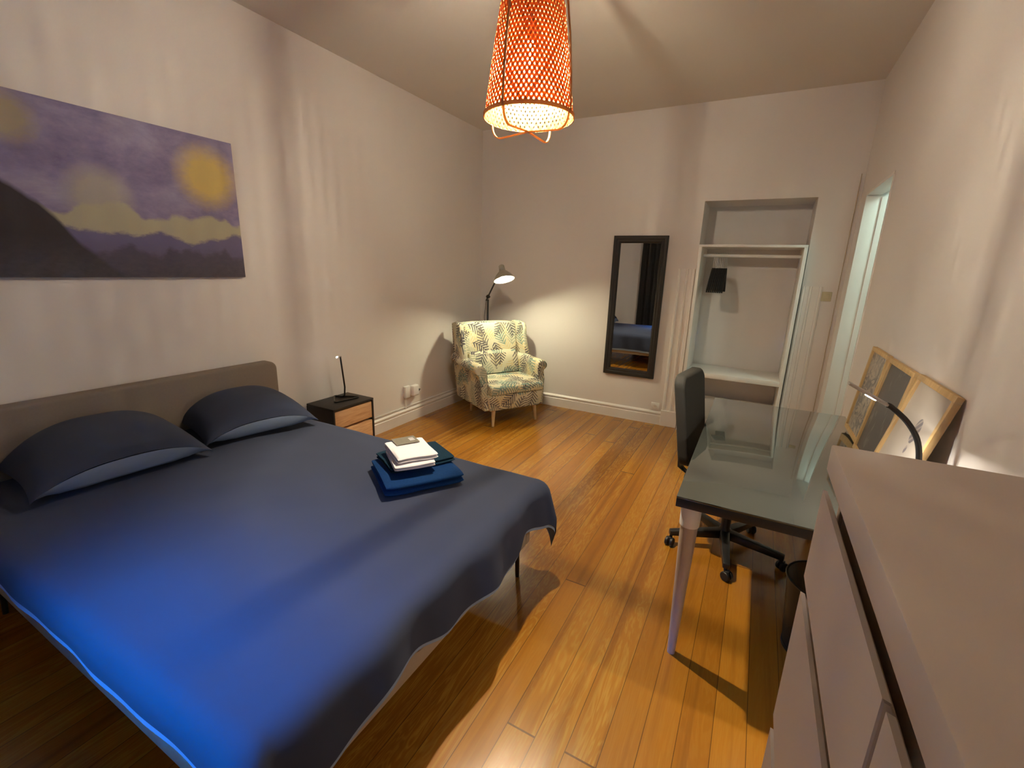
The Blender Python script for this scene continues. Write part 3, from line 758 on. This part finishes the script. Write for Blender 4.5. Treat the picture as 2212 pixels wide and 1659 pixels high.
# ------------------------------------------------------------------ floor lamp
fl = thing('floor_lamp', 'black adjustable floor lamp with lit conical shade behind the armchair', 'floor lamp', (.25, -.235, 0))
FH = Vector((.70, -.665, 1.455)); PB = Vector((.25, -.235, 0)); JT = Vector((.25, -.235, 1.245))
b = BM(); lathe(b, [(.0, 0), (.125, 0), (.125, .014), (.115, .02), (.0, .022)], PB.x, PB.y, 40); obj('base', b, M['blackmetal'], fl)
b = BM(); tube(b, [(PB.x, PB.y, .02), (JT.x, JT.y, JT.z-.03)], .011, 14); obj('pole', b, M['blackmetal'], fl)
ax = Vector((.36, -.18, -.92)).normalized()          # opening direction of the shade
top = FH-ax*.125
b = BM(); bmesh.ops.create_icosphere(b, subdivisions=2, radius=.024, matrix=Matrix.Translation(JT)); tube(b, [JT+Vector((-.03, .02, -.0)), JT+Vector((.03, -.02, 0))], .012, 12)
obj('joint', b, M['blackmetal'], fl)
dirn = (top-JT).normalized()
b = BM(); tube(b, [JT-dirn*.10, top+Vector((0, 0, .0))], .0085, 12); obj('arm', b, M['blackmetal'], fl)
b = BM(); tube(b, [JT-dirn*.10, JT-dirn*.10+Vector((-.03, .01, -.2)), Vector((.22, -.2, .5)), Vector((.20, -.15, .03))], .003, 6); obj('cord', b, M['black'], fl)
mz = Vector((0, 0, -1)).rotation_difference(ax).to_matrix().to_4x4()
MT = Matrix.Translation(FH) @ mz
b = BM()
po = [(.108, 0), (.104, .018), (.080, .052), (.050, .082), (.034, .095), (.030, .125), (.030, .150), (.020, .158), (0, .160)]
pi_ = [(.105, .001), (.101, .018), (.077, .051), (.047, .081), (.0, .090)]
lathe(b, po, seg=40, mat=MT, cap=False); lathe(b, pi_, seg=40, mat=MT, cap=False)
lathe(b, [(.108, 0), (.105, .001)], seg=40, mat=MT, cap=False)
shade_m = plain('lamp_shade_enamel', (.30, .27, .22, 1), .4, var=.02)
sh = obj('lamp_shade', b, shade_m, fl, angle=60)
b = BM(); lathe(b, [(0, .012), (.020, .016), (.032, .030), (.034, .045), (.026, .060), (.014, .072), (.013, .085)], seg=20, mat=MT)
mb = M['lampbulb']; bo = obj('bulb', b, mb, fl)

# ------------------------------------------------------------------ pendant
PX, PY = 1.975, -2.75; RZ = 2.245
pn = thing('pendant_lamp', 'lit cylindrical woven bamboo pendant lamp hanging from the ceiling', 'pendant lamp', (PX, PY, RZ))
def prof(u):
    """u 0..1 from rim to crown -> (r, z)"""
    if u < .78:
        k = u/.78; return .203-.052*k-.006*k*k, RZ+.405*k
    k = (u-.78)/.22; a = k*pi/2
    return .045+.100*cos(a)**.9 if k < 1 else .045, RZ+.405+.10*sin(a)
b = BM(); NS_ = 56
for sgn in (1, -1):
    for k in range(NS_):
        a0 = 2*pi*k/NS_; pts = []; nr = []
        for i in range(27):
            u = i/26; r, z = prof(u); a = a0+sgn*1.75*u
            r += .0011*sgn*(1 if (i+k) % 2 else -1)
            pts.append(Vector((PX+r*cos(a), PY+r*sin(a), z))); nr.append(Vector((cos(a), sin(a), .2)))
        thick = k % 9 == 0
        ribbon(b, pts, nr, 0.0140 if thick else .0105, .0006)
obj('woven_shade', b, M['bamboo'], pn, smooth=False)
b = BM(); ring = []; ringn = []
for i in range(65): a = 2*pi*i/64; ring.append(Vector((PX+.207*cos(a), PY+.207*sin(a), RZ+.002))); ringn.append(Vector((cos(a), sin(a), 0)))
ribbon(b, ring, ringn, .016, .004); obj('rim', b, M['bamboostrap'], pn); b = BM()
ring = [Vector((PX+.05*cos(2*pi*i/32), PY+.05*sin(2*pi*i/32), RZ+.508)) for i in range(33)]; ribbon(b, ring, [Vector((cos(2*pi*i/32), sin(2*pi*i/32), 0)) for i in range(33)], .014, .004)
obj('crown_ring', b, M['bamboostrap'], pn)
for az in (radians(-62+45+12), radians(-62-45+12)):
    d = Vector((cos(az), sin(az), 0)); b = BM(); pts = []; 
    c = Vector((PX, PY, 0)); zb = RZ-.058; zt = RZ+.60
    path = [(0, zb), (.06, zb-.004), (.12, zb-.008)] 
    for k in range(9): a = -pi/2+pi/2*k/8; path.append((.155+.050*cos(a), zb-.010+.062+.062*sin(a)))
    path += [(.213, RZ+.01), (.205, RZ+.15), (.190, RZ+.30), (.172, RZ+.42)]
    for k in range(8): a = pi/2*k/7; path.append((.155*cos(a)+.012, RZ+.44+.15*sin(a)))
    loop = [c+d*x+Vector((0, 0, z)) for x, z in path] + [c-d*x+Vector((0, 0, z)) for x, z in reversed(path)]
    side = Vector((-d.y, d.x, 0)); nr = []
    for i in range(len(loop)):
        t = (loop[min(i+1, len(loop)-1)]-loop[max(i-1, 0)]).normalized(); nr.append(side.cross(t))
    ribbon(b, loop, nr, .0100, .0050); obj('bamboo_hoop', b, M['bamboostrap'], pn)
b = BM(); lathe(b, [(0, RZ+.30), (.021, RZ+.30), (.021, RZ+.36), (.008, RZ+.37), (.004, RZ+.40)], PX, PY, 16); tube(b, [(PX, PY, RZ+.36), (PX, PY, H-.03)], .003, 8); obj('cord', b, M['black'], pn)
b = BM(); lathe(b, [(.05, H), (.05, H-.02), (.035, H-.035), (0, H-.036)], PX, PY, 24); obj('ceiling_rose', b, M['whiteplastic'], pn)
b = BM(); lathe(b, [(0, RZ+.212), (.009, RZ+.215), (.0135, RZ+.224), (.014, RZ+.26), (.0135, RZ+.298), (.009, RZ+.305)], PX, PY, 16); pb = obj('bulb', b, M['bulb'], pn)

# ------------------------------------------------------------------ desk
DX0, DX1, DYN, DYF, DH = 2.857, 3.605, -3.112, -1.462, .745
dk = thing('desk', 'black desk with glass top and pale tapered legs along the right wall', 'desk', ((DX0+DX1)/2, -2.29, 0))
b = BM(); box(b, DX0, DX1, DYN, DYF, DH-.044, DH-.008, .002); obj('desktop', b, M['desktop'], dk)
b = BM(); box(b, DX0, DX1, DYN, DYF, DH-.0078, DH, .0015); obj('glass_top', b, M['glass'], dk)
for x, y in ((DX0+.055, DYN+.05), (DX1-.06, DYN+.05), (DX0+.055, DYF-.06), (DX1-.06, DYF-.06)):
    b = BM(); lathe(b, [(.016, 0), (.0165, .01), (.033, .60), (.034, .615)], x, y, 28); lg = obj('leg', b, M['steel'], dk)
    b = BM(); lathe(b, [(.0365, .612), (.0375, .62), (.0385, .69), (.038, DH-.045)], x, y, 28); cp = obj('leg_collar', b, M['whiteplastic'], lg); cp['label'] = 'white collar at the top of the leg'

# ------------------------------------------------------------------ office chair
OC = Vector((3.045, -2.115, 0))
oc = thing('office_chair', 'black swivel office chair with five-star castor base pushed under the desk', 'chair', OC, radians(-9))
b = BM(); lathe(b, [(.034, .075), (.038, .09), (.034, .13), (.026, .14), (.026, .30), (.017, .31), (.017, .42)], 0, 0, 20); obj('gas_column', b, M['black'], oc, local=True)
for k in range(5):
    a = radians(-84+9+72*k); d = Vector((cos(a), sin(a), 0)); s = Vector((-d.y, d.x, 0)); e = d*.315
    b = BM(); A = [Vector((0, 0, 0))+d*.02+s*.026, d*.02-s*.026, e-s*.017, e+s*.017]; 
    zt0, zb0, zt1, zb1 = .128, .075, .098, .066
    vt = [b.verts.new((p.x, p.y, zt0 if i < 2 else zt1)) for i, p in enumerate(A)]; vb = [b.verts.new((p.x, p.y, zb0 if i < 2 else zb1)) for i, p in enumerate(A)]
    b.faces.new(vt); b.faces.new(list(reversed(vb)))
    for i in range(4): b.faces.new((vt[i], vb[i], vb[(i+1) % 4], vt[(i+1) % 4]))
    soft(b, .006, 2); sp_ = obj('base_arm', b, M['black'], oc, local=True)
    b = BM(); w = e*1.0-d*.012
    tube(b, [(w.x, w.y, .075), (w.x, w.y, .05)], .009, 10)
    ca = a+.9; q = Vector((cos(ca), sin(ca), 0)); cc = w+q*.012
    for sg in (-1, 1):
        lathe(b, [(0, -.0085), (.023, -.0085), (.026, -.005), (.026, .005), (.023, .0085), (0, .0085)], seg=20, mat=Matrix.Translation((cc.x-q.y*sg*.014, cc.y+q.x*sg*.014, .0265)) @ Matrix.Rotation(ca, 4, 'Z') @ Matrix.Rotation(pi/2, 4, 'X'))
    box(b, cc.x-.012, cc.x+.012, cc.y-.012, cc.y+.012, .03, .056, .004)
    obj('castor', b, M['casterblack'], sp_, local=True)
b = BM(); box(b, -.22, .24, -.235, .235, .425, .505, .04, 4); obj('seat', b, M['chairfabric'], oc, local=True)
b = BM(); box(b, -.10, .10, -.10, .10, .40, .43, .008); obj('seat_mechanism', b, M['black'], oc, local=True)
b = BM(); ribbon(b, [Vector((-.05, 0, .41)), Vector((-.24, 0, .40)), Vector((-.30, 0, .44)), Vector((-.315, 0, .62))], [Vector((0, 0, 1)), Vector((-.3, 0, 1)), Vector((-1, 0, .4)), Vector((-1, 0, 0))], .06, .012); obj('back_bracket', b, M['black'], oc, local=True)
# back: rounded upright slab, slightly curved and leaning
b = BM(); out = []
hw, z0, z1, rr = .20, .50, 1.03, .07
for cxx, czz, a0 in ((hw-rr, z1-rr, 0), (-hw+rr, z1-rr, pi/2), (-hw*.9+rr, z0+rr, pi), (hw*.9-rr, z0+rr, 3*pi/2)):
    for k in range(6): a = a0+pi/2*k/5; out.append((cxx+rr*cos(a), czz+rr*sin(a)))
def bx(y, z, off): return -.212-.08*((z-z0)/(z1-z0))+.25*y*y+off
F_ = [b.verts.new((bx(y, z, 0), y, z)) for y, z in out]; K_ = [b.verts.new((bx(y, z, -.062), y, z)) for y, z in out]
f1 = b.faces.new(F_); f2 = b.faces.new(K_)
for i in range(len(out)): b.faces.new((F_[i], F_[(i+1) % len(out)], K_[(i+1) % len(out)], K_[i]))
bmesh.ops.recalc_face_normals(b, faces=b.faces)
bmesh.ops.bevel(b, geom=list(f1.edges)+list(f2.edges), offset=.016, segments=4, profile=.5, affect='EDGES')
obj('backrest', b, M['chairfabric'], oc, local=True, angle=60)

# ------------------------------------------------------------------ waste bin
m = NT('black_wire_mesh'); t = m.n('ShaderNodeTexCoord'); sp = m.n('ShaderNodeSeparateXYZ'); m.l(t.outputs['Object'], sp.inputs[0])
ang = m.math('ARCTAN2', sp.outputs[1], sp.outputs[0])
fa = m.math('FRACT', m.math('MULTIPLY', ang, 36)); fz = m.math('FRACT', m.math('MULTIPLY', sp.outputs[2], 260))
solid = m.math('MAXIMUM', m.math('GREATER_THAN', fa, .42), m.math('GREATER_THAN', fz, .42)); tr = m.n('ShaderNodeBsdfTransparent'); mx = m.n('ShaderNodeMixShader')
m.b.inputs['Base Color'].default_value = (.014, .013, .012, 1); m.b.inputs['Roughness'].default_value = .45
m.l(solid, mx.inputs[0]); m.l(tr.outputs[0], mx.inputs[1]); m.l(m.b.outputs[0], mx.inputs[2]); m.l(mx.outputs[0], m.out.inputs[0]); M['mesh'] = m.m
bn = thing('waste_bin', 'round black wire-mesh waste bin under the desk beside the dresser', 'waste bin', (3.452, -2.74, 0))
b = BM(); lathe(b, [(.118, .008), (.148, .335)], 0, 0, 48, cap=False); obj('mesh_wall', b, M['mesh'], bn, local=True)
b = BM(); tube(b, [(.149*cos(2*pi*i/40), .149*sin(2*pi*i/40), .338) for i in range(40)], .005, 8, closed=True); obj('rim', b, M['blackmetal'], bn, local=True)
b = BM(); lathe(b, [(0, .0), (.121, 0), (.121, .018), (0, .018)], 0, 0, 40); obj('bottom_plate', b, M['blackmetal'], bn, local=True)

# ------------------------------------------------------------------ dresser
EX, EYN, EYF, EZ = 3.149, -4.845, -4.056, 1.342
ds = thing('dresser', 'tall beige six-drawer dresser nearest the viewer on the right', 'dresser', (3.38, (EYN+EYF)/2, 0))
b = BM(); box(b, EX+.0, W-.025, EYN, EYF, EZ-.040, EZ, .0025); obj('top_panel', b, M['dresser'], ds)
b = BM()
box(b, EX+.024, W-.025, EYF-.018, EYF, 0, EZ-.04, .001); box(b, EX+.024, W-.025, EYN, EYN+.018, 0, EZ-.04, .001); box(b, W-.04, W-.025, EYN, EYF, 0, EZ-.04)
obj('carcass', b, M['dresser'], ds)
b = BM(); box(b, EX+.028, W-.05, EYN+.02, EYF-.02, .01, EZ-.042); obj('inner_box', b, M['dresserdark'], ds, smooth=False)
ym = (EYN+EYF)/2
rowsz = [(1.124, 1.272), (.850, 1.096), (.575, .822), (.303, .550), (.030, .277)]
for r, (z0, z1) in enumerate(rowsz):
    spans = [(EYN+.001, ym-.0045), (ym+.0045, EYF-.001)] if r == 0 else [(EYN+.001, EYF-.001)]
    for y0, y1 in spans:
        b = BM()
        # drawer front with a bevelled finger-grip edge along its top
        prism(b, [(EX+.001, z0), (EX+.020, z0), (EX+.020, z1-.030), (EX+.007, z1-.002), (EX+.001, z1)], 1, y0, y1, .0015, 1)
        obj('drawer', b, M['dresser'], ds, angle=30)

# ------------------------------------------------------------------ framed prints leaning on the right wall
def art_mat(kind):
    m = NT('print_'+kind); v = m.coords()
    if kind == 'palm':
        a = m.noise(m.coords(scale=(1, 9, 9), rot=(.6, 0, 0)), 1.8, 4, .6, 1.8); w = m.n('ShaderNodeTexWave'); w.inputs['Scale'].default_value = 9; w.inputs['Distortion'].default_value = 9; w.inputs['Detail'].default_value = 2; m.l(v, w.inputs[0])
        f = m.math('MULTIPLY', m.math('GREATER_THAN', a, .47), m.math('MULTIPLY_ADD', w.outputs['Fac'], .7, .3)); col = m.mix(f, (.50, .44, .36, 1), (.16, .145, .15, 1))
    elif kind == 'dark':
        a = m.noise(m.coords(scale=(1, 14, 5)), 1.6, 3, .6, .8); f = m.ramp(a, [(.56, (0, 0, 0, 1)), (.72, (.5, .5, .5, 1))]); col = m.mix(f, (.105, .095, .095, 1), (.34, .32, .30, 1))
    else:
        sp = m.n('ShaderNodeSeparateXYZ'); m.l(v, sp.inputs[0]); a = m.noise(v, 7, 4, .55, .6)
        lo = m.math('DIVIDE', m.math('SUBTRACT', m.math('MULTIPLY_ADD', a, .30, .02), sp.outputs[2]), .16, clamp=True)
        col = m.mix(m.math('MULTIPLY', lo, .8), (.56, .50, .44, 1), (.26, .245, .29, 1))
        for cy, cz, ry, rz in ((-.03, .315, .030, .048), (-.115, .16, .017, .024)):
            for sc, oz in ((1, 0), (.34, -1.55)):
                dy = m.math('DIVIDE', m.math('SUBTRACT', sp.outputs[1], cy), ry*sc); dz = m.math('DIVIDE', m.math('SUBTRACT', sp.outputs[2], cz+oz*rz), rz*sc)
                f = m.math('LESS_THAN', m.math('ADD', m.math('MULTIPLY', dy, dy), m.math('MULTIPLY', dz, dz)), 1)
                st = m.math('GREATER_THAN', m.math('SINE', m.math('MULTIPLY', m.math('ADD', sp.outputs[1], sp.outputs[2]), 190)), -.3)
                col = m.mix(m.math('MULTIPLY', f, m.math('MULTIPLY_ADD', st, .5, .35)), col, (.13, .12, .16, 1))
    m.l(col, m.b.inputs['Base Color']); m.b.inputs['Roughness'].default_value = .3; return m.m
def poster(label, kind, y0, y1, xb, h=.475, zb=DH+.001):
    """stands on the desk at (xb, y0..y1), leaning back on the wall"""
    w = y1-y0; xt = W-.004; lean = math.asin(min(.9, (xt-xb-.0)/h))
    t = thing('framed_print', label, 'picture', (xb, (y0+y1)/2, zb), 0, 'prints leaning on the wall'); t.rotation_euler = (0, lean, 0)
    th = .020; fw = .022
    b = BM()
    for a, c, d, e in ((-w/2, w/2, 0, fw), (-w/2, w/2, h-fw, h), (-w/2, -w/2+fw, fw, h-fw), (w/2-fw, w/2, fw, h-fw)): box(b, -th, 0, a, c, d, e, .0015)
    obj('frame', b, M['framewood'], t, local=True)
    b = BM(); box(b, -.010, -.006, -w/2+fw-.002, w/2-fw+.002, fw-.002, h-fw+.002); obj('picture_sheet', b, art_mat(kind), t, local=True, smooth=False)
    return t
poster('wood-framed grey palm-leaf print, the farthest of three leaning on the wall', 'palm', -2.06, -1.70, 3.588)
poster('wood-framed dark grey print, the middle of three leaning on the wall', 'dark', -2.50, -2.095, 3.57)
poster('wood-framed pale print with balloon shapes, nearest the dresser', 'balloon', -2.955, -2.555, 3.525, .49)

# ------------------------------------------------------------------ desk lamp
lb = thing('desk_lamp', 'lit gooseneck LED lamp standing on the desk before the framed prints', 'lamp', (3.50, -2.97, DH))
b = BM(); lathe(b, [(0, DH), (.07, DH), (.07, DH+.012), (.06, DH+.018), (0, DH+.02)], 3.50, -3.03, 32); obj('base', b, M['black'], lb)
b = BM()
K = [Vector(p) for p in ((3.50, -3.03, DH+.015), (3.525, -3.02, .86), (3.555, -3.0, .96), (3.552, -3.0, 1.023), (3.535, -3.0, 1.085), (3.500, -3.0, 1.137), (3.455, -3.0, 1.176), (3.440, -3.0, 1.183))]
pts = []
for i in range(len(K)-1):
    p0, p1, p2, p3 = K[max(i-1, 0)], K[i], K[i+1], K[min(i+2, len(K)-1)]
    for k in range(5):
        u = k/5; pts.append(.5*((2*p1)+(-p0+p2)*u+(2*p0-5*p1+4*p2-p3)*u*u+(-p0+3*p1-3*p2+p3)*u**3))
pts.append(K[-1]); tube(b, pts, .0085, 12); obj('gooseneck', b, M['black'], lb)
hA, hB = Vector((3.442, -3.0, 1.183)), Vector((3.328, -3.0, 1.240)); hdv = (hB-hA).normalized(); up = Vector((0, 1, 0)).cross(hdv).normalized()
if up.z < 0: up = -up
b = BM(); ribbon(b, [hA, hB], [up, up], .030, .009); soft(b, .002, 1); hd = obj('head', b, M['silver'], lb)
b = BM(); ribbon(b, [hA+hdv*.035-up*.0055, hA+hdv*.065-up*.0055], [up, up], .018, .002); bmesh.ops.rotate(b, cent=hA+hdv*.05, matrix=Matrix.Rotation(radians(10), 3, hdv), verts=b.verts); led = obj('led_panel', b, M['led'], hd, smooth=False)

# ------------------------------------------------------------------ lamp powers (radiance from watts and area)
def area_of(o): return sum(p.area for p in o.data.polygons)
for o, mt_, pw in ((pb, M['bulb'], P_PEND), (bo, M['lampbulb'], P_FLOOR), (led, M['led'], P_DESK*.06)):
    mt_.node_tree.nodes['Principled BSDF'].inputs['Emission Strength'].default_value = pw/(area_of(o)*pi)
